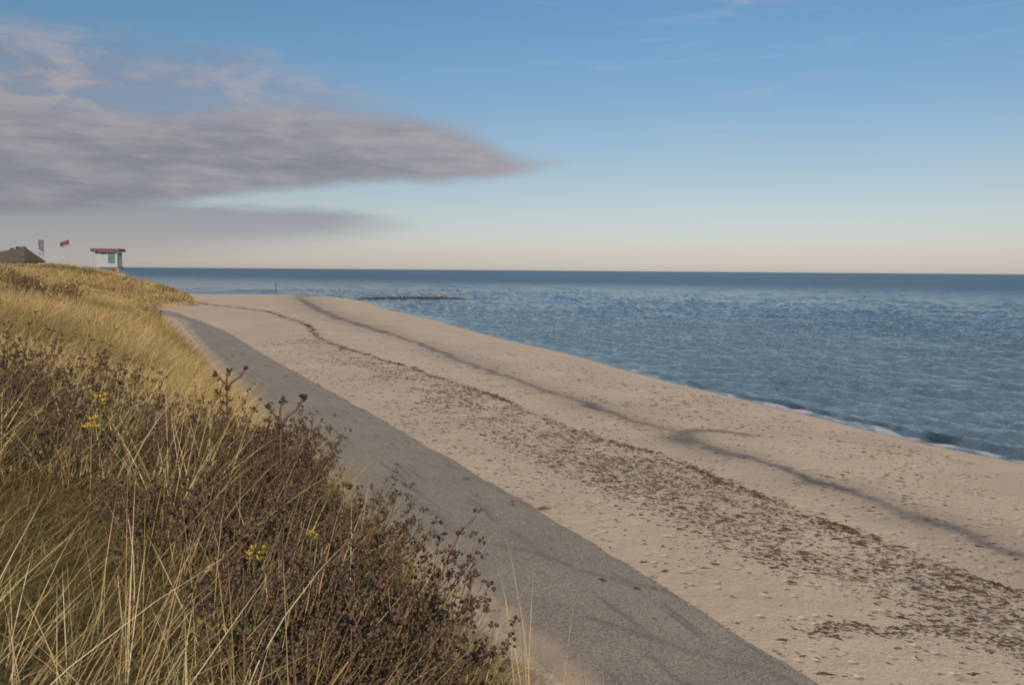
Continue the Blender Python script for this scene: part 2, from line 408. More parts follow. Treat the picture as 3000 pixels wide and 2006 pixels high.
RFc = np.stack([_i[:-1, :-1], _i[1:, :-1], _i[1:, 1:], _i[:-1, 1:]], -1).reshape(-1, 4)
m_asph, S, sb = material('old_asphalt', rough=.9)
pos = S.node('ShaderNodeNewGeometry').outputs['Position']
a1 = S.noise(pos, .8, 4, .6); a2 = S.noise(pos, 60, 3, .8); a3 = S.noise(pos, 17, 3, .7); a4 = S.noise(pos, 3.5, 4, .6)
vor = S.node('ShaderNodeTexVoronoi'); S.put(vor.inputs['Vector'], pos); vor.inputs['Scale'].default_value = 48
bwv = S.node('ShaderNodeRGBToBW'); S.put(bwv.inputs[0], vor.outputs['Color'])
col = S.mix(S.smooth(a1, .3, .7), (.142, .124, .101), (.180, .157, .125))
col = S.mix(S.smooth(bwv.outputs[0], .4, .85, 0, .5), col, (.31, .275, .23))
col = S.mix(S.smooth(bwv.outputs[0], .35, .12, 0, .5), col, (.055, .052, .048))
col = S.mix(S.smooth(a2, .55, .75, 0, .6), col, (.06, .055, .05))
col = S.mix(S.smooth(a3, .55, .8, 0, .4), col, (.28, .25, .21))
st = S.math('MULTIPLY', S.attr('stains').outputs['Fac'], S.smooth(a4, .3, .6, .2, 1.0))
col = S.mix(S.math('MULTIPLY', st, .8, clamp=True), col, (.07, .062, .05))
seam = S.noise(S.scalev(S.xyz(S.attr('across').outputs['Fac'], S.attr('along').outputs['Fac']), (3.2, .28, 1)), 1.0, 4, .6)
col = S.mix(S.smooth(seam, .56, .68, 0, .7), col, (.085, .078, .068))
dr = S.math('ADD', S.attr('drift').outputs['Fac'], S.math('MULTIPLY', S.math('SUBTRACT', a4, .5), .7))
col = S.mix(S.smooth(dr, .35, .75, 0, .9), col, S.mix(S.smooth(a2, .3, .7), (.235, .190, .145), (.32, .262, .195)))
S.put(sb.inputs['Base Color'], col)
S.put(sb.inputs['Normal'], S.bump(S.math('ADD', S.math('MULTIPLY', bwv.outputs[0], .006), S.math('MULTIPLY', a3, .01)), .8, 1.0))
_ds = np.minimum(np.minimum(np.abs(seg_dist(RX, RY, S1)[0]), np.abs(seg_dist(RX, RY, S2)[0])), np.abs(seg_dist(RX, RY, S3)[0]))
_al = np.broadcast_to(RY[:, :1] * 1.1, RX.shape)
reve = np_mesh('asphalt_revetment', np.stack([RX, RY, RZ], -1).reshape(-1, 3), RFc, m_asph, smooth=False,
    attrs=dict(stains=(np.exp(-(_ds / .055) ** 2) * (.6 + .5 * vnoise(RX * 1.5, RY * 1.5, 35))).ravel(), across=_acr.ravel().copy(), along=_al.ravel().copy(),
               drift=(np.exp(-np.clip(_rem - .35, 0, None) / .45) + .25 * np.exp(-_acr / .12)).ravel()))
tag(reve, kind='structure')

# dune soil: leaf litter over sand
m_soil, S, sb = material('dune_soil', rough=1.0)
pos = S.node('ShaderNodeNewGeometry').outputs['Position']
n2 = S.noise(pos, 2.2, 5, .65); n3 = S.noise(pos, 18, 4, .7)
col = S.mix(S.smooth(n2, .35, .7), (.10, .075, .04), (.17, .13, .065))
col = S.mix(S.smooth(n3, .4, .7, 0, .8), col, (.06, .045, .028))
sandc = S.mix(S.smooth(n3, .3, .7), (.33, .245, .17), (.24, .175, .12))
col = S.mix(S.smooth(S.math('ADD', S.attr('face').outputs['Fac'], S.math('MULTIPLY', S.math('SUBTRACT', n2, .5), .5)), .45, .75), sandc, col)
S.put(sb.inputs['Base Color'], col)
S.put(sb.inputs['Normal'], S.bump(S.math('ADD', S.math('MULTIPLY', n2, .1), S.math('MULTIPLY', n3, .03)), .8, 1.0))
beach = tag(submesh('beach', ~isd, m_sand), kind='structure')
dune = tag(submesh('dune', isd, m_soil), kind='structure')

# ------------------------------------------------------------------ sea
# grid: u = metres offshore from a straight base line, v = metres along the shore
B0 = np.array([17.5, 22.0]); vd = np.array([-.335, .942]); vd /= np.hypot(*vd); ud = np.array([vd[1], -vd[0]])
us = axis([(-40000, -3000, 6000, 500), (-3000, -200, 300, 20), (-200, -60, 12, 8), (-60, -8, 8, 1), (-8, 22, .13, .13), (22, 60, .13, .4), (60, 200, .45, 3), (200, 3000, 4, 200), (3000, 40000, 500, 6000)])
vs = axis([(-6000, -150, 900, 8), (-150, -25, 5, .5), (-25, 0, .3, .12), (0, 25, .11, .16), (25, 70, .17, .35), (70, 220, .4, 2.5), (220, 3000, 4, 180), (3000, 40000, 500, 6000)])
U, Vv = np.meshgrid(us, vs)
X = B0[0] + U * ud[0] + Vv * vd[0]; Y = B0[1] + U * ud[1] + Vv * vd[1]
sd, _ = seg_dist(X, Y, SHORE); off = -sd
dist = np.hypot(X, Y)
Z = np.zeros_like(X); DX = np.zeros_like(X); DY = np.zeros_like(X)
wr = np.random.default_rng(3)
for i in range(64):
    lam = .42 * (3.6 / .42) ** wr.random()
    th = math.atan2(-ud[1], -ud[0]) + wr.normal(0, .42) + .75
    k = 2 * math.pi / lam; kx, ky = k * math.cos(th), k * math.sin(th)
    amp = .0130 * lam ** .85
    cut = sstep(lam / (.0014 * dist + .12), 1.8, 3.8)      # drop waves the grid cannot carry
    ph = kx * X + ky * Y + wr.random() * 6.283 + 1.2 * vnoise(X / (lam * 5), Y / (lam * 5), 60 + i)
    Z += cut * amp * np.sin(ph); DX -= cut * amp * .8 * math.cos(th) * np.cos(ph); DY -= cut * amp * .8 * math.sin(th) * np.cos(ph)
Z *= 1 + .35 * vnoise(X * .12, Y * .12, 90)
calm = sstep(off, -.2, 4.0)
Z *= .25 + .75 * calm; DX *= calm; DY *= calm
# little shore break: a low steep ridge just off the waterline
along = Vv
rc = 1.35 + .55 * vnoise(along * .16, along * 0, 71) + .25 * vnoise(along * .5, along * 0, 72)
rh = .20 * sstep(along, 44, 10) * (.35 + .9 * np.clip(vnoise(along * .30, along * 0 + 3, 73) + .25, 0, 1)) + .03 + .08 * np.exp(-((along - 5.6) / .9) ** 2) + .07 * np.exp(-((along - 10.5) / .7) ** 2)
dR = off - rc
ridge = rh * np.where(dR < 0, np.exp(-(dR / .24) ** 2), np.exp(-(dR / .65) ** 2))
rc2 = rc + 2.6 + .5 * vnoise(along * .2, along * 0, 74); dR2 = off - rc2
ridge2 = .09 * sstep(along, 60, 20) * np.clip(vnoise(along * .15, along * 0 + 7, 75) + .4, 0, 1) * np.where(dR2 < 0, np.exp(-(dR2 / .4) ** 2), np.exp(-(dR2 / .9) ** 2))
Z += ridge + ridge2
edge = .28 * vnoise(along * .33, along * 0 + 1, 76) + .12 * vnoise(along * 1.1, along * 0, 77)
swash = np.exp(-(np.clip(off + .1, 0, None) / .5)) * .03
Z += swash
Z = np.where(off < -.6, Z - (-.6 - off) * .3, Z)
foam = sstep(off, rc - .25, rc - .8) * sstep(off, -.4, .1) * (.15 + .85 * sstep(along, 45, 6))
foam *= .62 + .35 * vnoise(X * .9, Y * .9, 78) + .25 * vnoise(X * 3.1, Y * 3.1, 79)
wave_face_dark = np.exp(-((off - rc + .22) / .34) ** 2) * sstep(along, 40, 10) * (.55 + .5 * vnoise(along * .9, along * 0, 91)) * 1.0  # darkens the wavelet's face in the water colour, where it mirrors less sky
iu, iv = len(us), len(vs)
ii = np.arange(iu * iv).reshape(iv, iu)
Fw = np.stack([ii[:-1, :-1], ii[:-1, 1:], ii[1:, 1:], ii[1:, :-1]], -1).reshape(-1, 4)
keep = off.ravel()[Fw].max(1) > -3.0
Fw = Fw[keep]; u_, inv = np.unique(Fw, return_inverse=True)
VW = np.stack([X + DX, Y + DY, Z], -1).reshape(-1, 3)[u_]
m_sea, S, sb = material('sea_water', rough=.12)
pos = S.node('ShaderNodeNewGeometry').outputs['Position']
cd = S.node('ShaderNodeVectorMath', operation='LENGTH'); S.put(cd.inputs[0], pos)
rad = cd.outputs['Value']
wn1 = S.noise(S.scalev(pos, (1.0, 2.0, 1), math.radians(8)), 2.4, 7, .70, .3)
wn2 = S.noise(S.scalev(pos, (1.0, 2.6, 1), math.radians(5)), 1.0, 6, .65, .2)
wn3 = S.noise(S.scalev(pos, (.012, .05, 1)), 1.0, 4, .6)
deep = S.mix(S.smooth(wn3, .3, .7), (.052, .105, .152), (.064, .123, .174))
deep = S.mix(S.smooth(S.attr('offshore').outputs['Fac'], 70, 4), deep, S.mix(S.smooth(wn3, .3, .7), (.090, .146, .195), (.106, .168, .220)))
deep = S.mix(S.smooth(S.attr('offshore').outputs['Fac'], 150, 5000), deep, (.044, .086, .118))
col = S.mix(S.smooth(S.attr('wave_face_dark').outputs['Fac'], .1, .8), deep, (.030, .052, .070))
fo = S.attr('foam').outputs['Fac']
fn = S.noise(pos, 9, 5, .7)
fo = S.smooth(S.math('ADD', fo, S.math('MULTIPLY', S.math('SUBTRACT', fn, .5), .7)), .28, .62)
col = S.mix(S.math('MULTIPLY', fo, .8), col, (.50, .52, .56))
S.put(sb.inputs['Base Color'], col)
ofr = S.smooth(S.attr('offshore').outputs['Fac'], 30, 350, .06, .42)
S.put(sb.inputs['Roughness'], S.mix(fo, ofr, (.85, .85, .85)))
sb.inputs['IOR'].default_value = 1.333
S.put(sb.inputs['Specular IOR Level'], S.smooth(S.attr('offshore').outputs['Fac'], 15, 260, .8, .22))
h = S.math('MULTIPLY', wn1, S.smooth(rad, 20, 200, .32, .24))
h = S.math('ADD', h, S.math('MULTIPLY', wn2, S.math('MULTIPLY', S.smooth(rad, 25, 110, .03, .34), S.smooth(rad, 300, 1500, 1.0, .25))))
S.put(sb.inputs['Normal'], S.bump(h, 1.0, 1.0))
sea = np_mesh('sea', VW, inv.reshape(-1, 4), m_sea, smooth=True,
              attrs=dict(foam=foam.ravel()[u_], wave_face_dark=wave_face_dark.ravel()[u_], offshore=off.ravel()[u_]))
tag(sea, kind='structure')
#VEG
# ------------------------------------------------------------------ blades of grass
def gz(x, y): return ground(x, y)[0]
def blades(base, h, wd, az_, lean, curve, nseg, col, tw=None):
    n = len(h); ts = np.linspace(0, 1, nseg + 1)
    dx, dy = np.cos(az_), np.sin(az_)
    if tw is None: tw = rng.uniform(0, math.pi, n)
    sx, sy = np.cos(tw), np.sin(tw)
    V = np.zeros((n, 2 * nseg + 1, 3)); Cc = np.zeros((n, 2 * nseg + 1, 3))
    for k, t in enumerate(ts):
        r = h * (lean * t + curve * t * t)
        px = base[:, 0] + dx * r; py = base[:, 1] + dy * r
        pz = base[:, 2] + h * (t - .35 * np.abs(curve) * t * t - .12 * lean * t)
        if k < nseg:
            ww = wd * (1 - .75 * t ** 1.5) * .5
            for s, j in ((-1, 2 * k), (1, 2 * k + 1)):
                V[:, j, 0] = px + s * sx * ww; V[:, j, 1] = py + s * sy * ww; V[:, j, 2] = pz
                Cc[:, j] = col
        else:
            V[:, -1, 0] = px; V[:, -1, 1] = py; V[:, -1, 2] = pz; Cc[:, -1] = col
    m = 2 * nseg + 1; b = (np.arange(n) * m)[:, None]
    q = [b + np.array([[2 * k, 2 * k + 1, 2 * k + 3, 2 * k + 2]]) for k in range(nseg - 1)]
    tri = b + np.array([[2 * nseg - 2, 2 * nseg - 1, 2 * nseg]])
    return V.reshape(-1, 3), (np.concatenate(q) if q else np.zeros((0, 4), int)), tri, Cc.reshape(-1, 3)
def merge(parts):
    Vs, Qs, Ts, Cs = [], [], [], []; o = 0
    for V_, Q, T, Cl in parts:
        Vs.append(V_); Qs.append(Q + o); Ts.append(T + o); Cs.append(Cl); o += len(V_)
    return np.concatenate(Vs), [f for f in (np.concatenate(Qs), np.concatenate(Ts)) if len(f)], np.concatenate(Cs)

def leafy_mat(name, transl=.35, rough=.65):
    m, S, sb = material(name, rough=rough)
    c = S.attr('col').outputs['Color']
    S.put(sb.inputs['Base Color'], c); sb.inputs['Specular IOR Level'].default_value = .25
    tr = S.node('ShaderNodeBsdfTranslucent'); S.put(tr.inputs[0], c)
    mx = S.node('ShaderNodeMixShader'); mx.inputs[0].default_value = transl
    S.l.new(sb.outputs[0], mx.inputs[1]); S.l.new(tr.outputs[0], mx.inputs[2])
    S.l.new(mx.outputs[0], S.n['Material Output'].inputs[0])
    return m
m_grass = leafy_mat('grass_blade')
m_twig = leafy_mat('dry_twig', .0, .8)

STRAW = np.array([.42, .33, .168]); GOLD = np.array([.36, .262, .112]); OLIVE = np.array([.15, .135, .04]); BROWN = np.array([.15, .095, .05])
GREEN = np.array([.085, .10, .03]); PALE = np.array([.50, .41, .25])
def mixcol(n, cols, w):
    c = np.array(cols)[rng.choice(len(cols), n, p=np.array(w) / sum(w))]
    return np.clip(c * 1.38 * rng.uniform(.65, 1.25, (n, 1)) * rng.uniform(.93, 1.07, (n, 3)), 0, .62)
def scatter(n, x0, x1, y0, y1, keep):
    x = rng.uniform(x0, x1, n); y = rng.uniform(y0, y1, n)
    z, ds, df, fa = ground(x, y); k = keep(x, y, df, fa)
    return x[k], y[k], z[k], df[k], fa[k]
def tufts(x, y, nb, spread, hh, wd, nseg, colf, leanr=(.08, .85), curver=(-.1, .7), bias=0.12):
    n = len(x); tot = n * nb; r = np.repeat(np.arange(n), nb)
    ang = rng.uniform(0, 2 * math.pi, tot); rad_ = spread * np.sqrt(rng.random(tot))
    bx = x[r] + np.cos(ang) * rad_; by = y[r] + np.sin(ang) * rad_
    hs = np.repeat(rng.uniform(.75, 1.2, n), nb) * rng.uniform(.55, 1.1, tot) * hh
    ln = rng.uniform(*leanr, tot); cvv = rng.uniform(*curver, tot)
    az_ = ang + rng.normal(0, .5, tot)
    vx = np.cos(az_) * ln + bias; vy = np.sin(az_) * ln + bias * .25
    az_ = np.arctan2(vy, vx); ln = np.hypot(vx, vy)
    base = np.stack([bx, by, gz(bx, by) - .02], 1)
    return blades(base, hs, wd * rng.uniform(.6, 1.3, tot), az_, ln, cvv, nseg, colf(r, tot))
def inview(x, y, m=.12): return (np.abs(x) < (.66 + m) * y + 1.2) & (y > .3)

def patchcol(bx, by, n, near):
    """golden straw on the open slope, duller and greener in patches"""
    p = fbm(bx * .22, by * .22, 51); q = fbm(bx * .5 + 9, by * .5, 52)
    c = mixcol(n, [GOLD, STRAW, OLIVE, BROWN], [5, 3.2, 1.0, .8])
    gsel = rng.random(n) < sstep(p, .08, .45) * .75
    c[gsel] = mixcol(gsel.sum(), [OLIVE, GREEN, BROWN], [3, 1.2, 1.5])
    bsel = rng.random(n) < sstep(q, .15, .5) * .5
    c[bsel] = mixcol(bsel.sum(), [BROWN, OLIVE], [2, 1])
    return c
def tuftset(n, x0, x1, y0, y1, keep, nb, spread, hh, wd, nseg, colfun=None, **kw):
    x, y, z, df, fa = scatter(n, x0, x1, y0, y1, keep)
    def cf(r, tot):
        if colfun: return colfun(r, tot, x, y)
        base = patchcol(x, y, len(x), False)
        return (base[r] * .65 + patchcol(x[r], y[r], tot, False) * .35) * rng.uniform(.85, 1.12, (tot, 1))
    return tufts(x, y, nb, spread, hh, wd, nseg, cf, **kw)
cov = lambda lo: (lambda x, y, df, fa: inview(x, y) & (fa > lo + .12 * rng.random(len(x))) & (df > -3))
far_parts = [
    tuftset(3600, -16, 1, 7.5, 16, cov(.62), 26, .16, .62, .009, 3),
    tuftset(9000, -28, -2, 14, 32, cov(.42), 16, .22, .62, .016, 3),
    tuftset(13000, -56, -8, 30, 64, cov(.20), 10, .32, .62, .034, 2),
    tuftset(26000, -90, -20, 62, 125, cov(.14), 9, .5, .58, .07, 2),
]
V_, F_, C_ = merge(far_parts)
g = np_mesh('dune_grass', V_, F_, m_grass, col=C_)
tag(g, 'golden and olive marram grass covering the dune slope up to the hut', 'grass', kind='stuff')

# undergrowth: low, dull and dense under the long stalks near the camera
def ucol(r, tot, x, y):
    c = mixcol(tot, [OLIVE, BROWN, GREEN, GOLD, STRAW], [3.6, 3.2, 1.3, 1.3, 1.1])
    return c * .78
nearcov = lambda lo: (lambda x, y, df, fa: inview(x, y, .2) & (fa > lo) & (np.hypot(x, y) > .8))
V_, F_, C_ = merge([
    tuftset(5200, -5, 1.2, .9, 5, nearcov(.60), 24, .13, .28, .0045, 3, ucol, leanr=(.1, 1.1), curver=(-.2, .9), bias=.15),
    tuftset(5200, -10, 1.2, 4.5, 10, nearcov(.55), 18, .16, .36, .007, 3, ucol, leanr=(.1, 1.0), curver=(-.2, .9), bias=.15)])
g = np_mesh('undergrowth', V_, F_, m_grass, col=C_)
tag(g, 'low tangled brown and olive undergrowth beneath the nearest stalks', 'undergrowth', kind='stuff')

# long pale stalks near the camera
def scol(r, tot, x, y):
    return mixcol(tot, [PALE, STRAW, GOLD, OLIVE], [2.4, 3.4, 1.8, .9])
stk = lambda x, y, df, fa: inview(x, y, .2) & (df > -.55) & (np.hypot(x, y + .2) > 1.0) & (fbm(x * .8, y * .8, 55) > -.28)
V_, F_, C_ = merge([
    tuftset(240, -4.5, 1.0, 1.0, 4.2, stk, 9, .12, .82, .0046, 5, scol, leanr=(.05, .7), curver=(-.2, .5), bias=.12),
    tuftset(230, -2.6, .9, .9, 3.0, stk, 12, .14, .55, .0038, 5, scol, leanr=(.1, .9), curver=(-.2, .8), bias=.08),
    tuftset(420, -8, 0, 4.0, 9, stk, 9, .12, .74, .0065, 5, scol, leanr=(.05, .6), curver=(-.1, .5), bias=.14)])
g = np_mesh('tall_grass', V_, F_, m_grass, col=C_)
tag(g, 'long pale straw stalks and leaning blades in the near left foreground', 'grass', kind='stuff')

# sparse thin straws low down on the face at the bottom of the view
V_, F_, C_ = merge([tuftset(1500, -2.5, 1.2, 1.6, 9, lambda x, y, df, fa: (fa > .10) & (fa < .75) & (df < -.3) & (y < 6.5) & (fbm(x * 1.2, y * 1.2, 57) > -.05), 5, .10, .5, .004, 4, scol, leanr=(.02, .3), curver=(0, .3), bias=.05),
    tuftset(14, .05, .75, 3.9, 5.2, lambda x, y, df, fa: (fa > .02), 4, .05, 1.25, .006, 5, scol, leanr=(.0, .12), curver=(0, .1), bias=-.06)])
g = np_mesh('sparse_grass', V_, F_, m_grass, col=C_)
tag(g, 'sparse thin dry grass on the sandy foot of the near dune face', 'grass', kind='stuff')

# ------------------------------------------------------------------ dried shrubs
def tubes(segs, sides=3):
    """segs: list of (a, b, ra, rb, color)"""
    a = np.array([s[0] for s in segs]); b = np.array([s[1] for s in segs]); ra = np.array([s[2] for s in segs]); rb = np.array([s[3] for s in segs])
    c = np.array([s[4] for s in segs]); d = b - a; L = np.linalg.norm(d, axis=1, keepdims=True) + 1e-9; d = d / L
    ref = np.where(np.abs(d[:, 2:3]) > .9, np.array([[1., 0, 0]]), np.array([[0, 0, 1.]]))
    u = np.cross(d, ref); u /= np.linalg.norm(u, axis=1, keepdims=True); v = np.cross(d, u)
    n = len(segs); V = np.zeros((n, 2 * sides, 3)); Cc = np.repeat(c[:, None, :], 2 * sides, 1)
    for k in range(sides):
        t = 2 * math.pi * k / sides; o = math.cos(t) * u + math.sin(t) * v
        V[:, k] = a + o * ra[:, None]; V[:, sides + k] = b + o * rb[:, None]
    base = (np.arange(n) * 2 * sides)[:, None]
    q = np.concatenate([base + np.array([[k, (k + 1) % sides, sides + (k + 1) % sides, sides + k]]) for k in range(sides)])
    cap = [base + np.array([[sides + k for k in range(sides)]])] if sides in (3, 4) else []
    return V.reshape(-1, 3), [q] + cap, Cc.reshape(-1, 3)
OCT = np.array([(1, 0, 0), (-1, 0, 0), (0, 1, 0), (0, -1, 0), (0, 0, 1), (0, 0, -1)], float)
OCF = np.array([(0, 2, 4), (2, 1, 4), (1, 3, 4), (3, 0, 4), (2, 0, 5), (1, 2, 5), (3, 1, 5), (0, 3, 5)])
def blobs(P, r, c):
    n = len(P); V = P[:, None, :] + OCT[None] * (r[:, None, None] * rng.uniform(.6, 1.3, (n, 6, 1)))
    Fb = (np.arange(n) * 6)[:, None, None] + OCF[None]
    return V.reshape(-1, 3), Fb.reshape(-1, 3), np.repeat(c[:, None, :], 6, 1).reshape(-1, 3)
def unit(v): return v / (np.linalg.norm(v) + 1e-9)
def grow(height, width, nst, leanv, tipcol=(.052, .037, .026), stemcol=(.115, .078, .045)):
    """a clump of stiff stems, each topped with short branchlets that end in knots of dry seed heads"""
    segs, leaves, P, R_, Cc = [], [], [], [], []
    def knot(p, big):
        for _ in range(int(rng.integers(4, 7))):
            P.append(p + rng.normal(0, .0095 * big, 3)); R_.append(rng.uniform(.0055, .0115) * big); Cc.append(np.array(tipcol) * rng.uniform(.5, 1.9))
    for _ in range(nst):
        a = rng.uniform(0, 2 * math.pi); L = height * rng.uniform(.62, 1.12)
        d = unit(np.array([math.cos(a), math.sin(a), 0]) * rng.uniform(.05, .8) * width / height + np.array([0, 0, 1.0]) + leanv)
        p = np.array([math.cos(a), math.sin(a), 0]) * rng.uniform(.02, .22); r = rng.uniform(.0042, .0062); c = np.array(stemcol) * rng.uniform(.55, 1.35)
        nn = 6
        for k in range(nn):
            d = unit(d + rng.normal(0, .07, 3) + np.array([0, 0, .03])); q = p + d * L / nn; segs.append((p, q, r, r * .92, c)); r *= .92
            if k >= 3:
                for _ in range(int(rng.integers(0, 2)) + (k == 5)):
                    sd_ = unit(d + rng.normal(0, .5, 3)); l_ = L * rng.uniform(.10, .22); e1 = q + sd_ * l_ * .6; e2 = e1 + unit(sd_ + np.array([0, 0, .5])) * l_ * .4
                    segs.append((q, e1, r * .75, r * .6, c)); segs.append((e1, e2, r * .6, r * .5, c)); knot(e2, rng.uniform(.8, 1.25))
            elif rng.random() < .9: leaves.append((q, d))
            p = q
        knot(p, rng.uniform(.9, 1.4))
    return segs, (np.array(P), np.array(R_), np.array(Cc)), leaves
def leafmesh(leaves, size, cols, wts):
    n = len(leaves) * 3; p = np.repeat(np.array([l[0] for l in leaves]), 3, 0) + rng.normal(0, .02, (n, 3))
    h = rng.uniform(.5, 1.3, n) * size
    return blades(p, h, h * .35, rng.uniform(0, 6.28, n), rng.uniform(.3, 1.2, n), rng.uniform(-.3, .6, n), 2, mixcol(n, cols, wts))
protos = []
for kind_ in range(5):
    segs, heads, lv = grow([.62, .72, .55, .66, .5][kind_], [.5, .45, .6, .5, .55][kind_], [17, 14, 19, 15, 17][kind_], np.array([.18, .04, 0]))
    V1, F1, C1 = tubes(segs); V2, F2, C2 = blobs(*heads)
    V3, q3, t3, C3 = leafmesh(lv, .044, [OLIVE, BROWN, GOLD], [3.4, 1.8, 1.4])
    protos.append(((V1, F1, C1), (V2, F2, C2), (V3, [q3, t3], C3)))
def make_shrub(pr):
    o = empty('dry_shrub')
    np_mesh('twigs', pr[0][0], pr[0][1], m_twig, o, pr[0][2])
    tag(np_mesh('seed_heads', pr[1][0], pr[1][1], m_twig, o, pr[1][2]), kind='stuff')
    tag(np_mesh('leaves', pr[2][0], pr[2][1], m_grass, o, pr[2][2]), kind='stuff')
    return o
def copy_tree(o, parent=None):
    c = o.copy(); C.objects.link(c); c.parent = parent
    for ch in list(o.children): copy_tree(ch, c)
    return c
src = [None] * 5
def place_shrub(x, y, sc_, label, group, k=None, rz=None, tilt=0.0):
    k = int(rng.integers(0, 5)) if k is None else k
    if src[k] is None: o = src[k] = make_shrub(protos[k])
    else: o = copy_tree(src[k])
    o.location = (x, y, float(gz(np.array([x]), np.array([y]))[0]) - .03); o.scale = (sc_,) * 3
    o.rotation_euler = (0, tilt, rng.uniform(-.9, .9) if rz is None else rz)
    tag(o, label, 'shrub', group); return o
CR = CREST[:, :2]
def along_crest(y, off):
    """point on the crest at depth y moved off metres inland"""
    x = np.interp(y, CREST0[:, 1], CREST0[:, 0]); return x - off
for i in range(52):
    y = 2.7 + 5.2 * rng.random() ** 1.25; off = rng.uniform(-.72 + .42 * (y < 4.2), .7)
    place_shrub(along_crest(y, off), y, rng.uniform(.85, 1.2), 'dried brown shrub with dark seed heads in the thicket at the seaward dune edge', 'dried shrubs along the seaward dune edge', tilt=.15)
for i in range(62):
    y = rng.uniform(4.2, 9.0); off = rng.uniform(.7, 4.6)
    x = along_crest(y, off)
    if abs(x) > .7 * y + .5: continue
    place_shrub(x, y, rng.uniform(.75, 1.1), 'dark brown dried shrub among straw blades inland of the edge thicket', 'dried shrubs inland of the dune edge')
for i in range(40):
    y = rng.uniform(2.1, 4.4); off = rng.uniform(-.48, .15)
    place_shrub(along_crest(y, off), y, rng.uniform(.38, .60), 'low dried weed with dark heads at the foot of the nearest slope', 'low dried weeds nearest the camera')
for i in range(26):
    y = rng.uniform(26, 44); x = -rng.uniform(.55, .68) * y
    place_shrub(x, y, rng.uniform(1.1, 1.8), 'dark low shrub on the far dune crest below the thatched roof', 'dark shrubs on the far dune crest')
for i in range(10):  # shrubs added to stand in for the short dark shadow here
    y = 46 + i * 1.1; x = -(.452 + .0022 * i) * y + rng.normal(0, .2)
    place_shrub(x, y, rng.uniform(1.0, 1.5), 'shrub added in place of the dark shadow in the hollow of the dune edge, right of and below the hut', 'shrubs added for the shadow in the dune hollow')
# the branch that stands up clear of the thicket
def single_twig(x, y, h, label):
    o = empty('dry_branch', (x, y, float(gz(np.array([x]), np.array([y]))[0]) - .03))
    sc = (.085, .055, .035); segs = []; P = []
    def path(pts, r0, r1):
        for i in range(len(pts) - 1):
            t0, t1 = i / (len(pts) - 1), (i + 1) / (len(pts) - 1)
            segs.append((np.array(pts[i]), np.array(pts[i + 1]), r0 + (r1 - r0) * t0, r0 + (r1 - r0) * t1, np.array(sc) * rng.uniform(.8, 1.2)))
        P.append(np.array(pts[-1]))
    path([(0, 0, 0), (.01, 0, .35 * h), (0, .01, .62 * h), (.01, 0, .78 * h)], .012, .009)
    path([(.01, 0, .78 * h), (.06, .0, .84 * h), (.13, .01, .89 * h), (.19, .02, .98 * h)], .009, .007)
    path([(.01, 0, .78 * h), (-.0, .02, .87 * h), (.015, .03, .95 * h)], .008, .006)
    path([(.0, .01, .81 * h), (-.05, -.02, .88 * h), (-.085, -.02, .92 * h)], .008, .005)
    V1, F1, C1 = tubes(segs, 4); np_mesh('twigs', V1, F1, m_twig, o, C1)
    PP = np.concatenate([p + rng.normal(0, .012, (9, 3)) for p in P])
    V2, F2, C2 = blobs(PP, rng.uniform(.009, .018, len(PP)), np.tile([[.035, .024, .02]], (len(PP), 1)))
    np_mesh('seed_heads', V2, F2, m_twig, o, C2)
    tag(o, label, 'branch')
single_twig(-1.80, 6.1, 1.13, 'forked dry branch standing highest out of the thicket against the grey asphalt strip')
single_twig(-2.75, 7.6, .98, 'dry branch with a dark tuft at the upper end of the thicket')

# yellow flowers
m_yel, S, sb = material('yellow_petal', (.46, .33, .02), .7)
m_stem, S, sb = material('green_stem', (.13, .14, .04), .7)
def flower(x, y, h, r, label, lean=(0.04, 0)):
    z = float(gz(np.array([x]), np.array([y]))[0]) - .02
    o = empty('flowering_weed', (x, y, z))
    p0 = np.array([0, 0, 0.]); p1 = np.array([lean[0], lean[1], h * .8]); segs = [(p0, p1, .004, .003, np.zeros(3))]; tops = []
    for k in range(7):
        a = k * .9; q = p1 + np.array([math.cos(a) * r * rng.uniform(.3, .9), math.sin(a) * r * rng.uniform(.3, .9), r * rng.uniform(-.6, .9) + .02])
        segs.append((p1, q, .002, .0015, np.zeros(3))); tops.append(q)
    V1, F1, C1 = tubes(segs); np_mesh('stem', V1, F1, m_stem, o)
    bl = []
    for q in tops:      # each head: a disc ringed by petals
        n = 9; a = rng.uniform(0, 6.28) + np.arange(n) * 6.283 / n
        base = np.repeat(q[None], n, 0)
        bl.append(blades(base, np.full(n, r * .42), np.full(n, r * .22), a, rng.uniform(.5, 1.8, n), np.full(n, .1), 2, np.zeros((n, 3)), tw=a + math.pi / 2))
    V_, F_, C_ = merge(bl); np_mesh('petals', V_, F_, m_yel, o)
    Vd, Fd, Cd = blobs(np.array(tops) + np.array([0, 0, .004]), np.full(len(tops), r * .16), np.zeros((len(tops), 3))); np_mesh('flower_centres', Vd, Fd, m_yel, o)
    tag(o, label, 'flower')
for px_, py_, y_, r_, lb in ((205, 858, 4.9, .055, 'yellow flower head on a pale stalk, highest of the yellow flowers on the slope'), (181, 920, 4.5, .048, 'yellow flower head just below and left of the highest one'),
                         (545, 1232, 3.3, .048, 'yellow flower cluster low in the middle of the dark thicket'), (683, 1172, 3.8, .034, 'smallest yellow flower, near the seaward edge of the thicket')):
    xx = (px_ - 1172) / 1824 * y_; zz = float(gz(np.array([xx]), np.array([y_]))[0])
    flower(xx, y_, EYE - (py_ - 612) / 1824 * y_ - zz + .02, r_, lb)

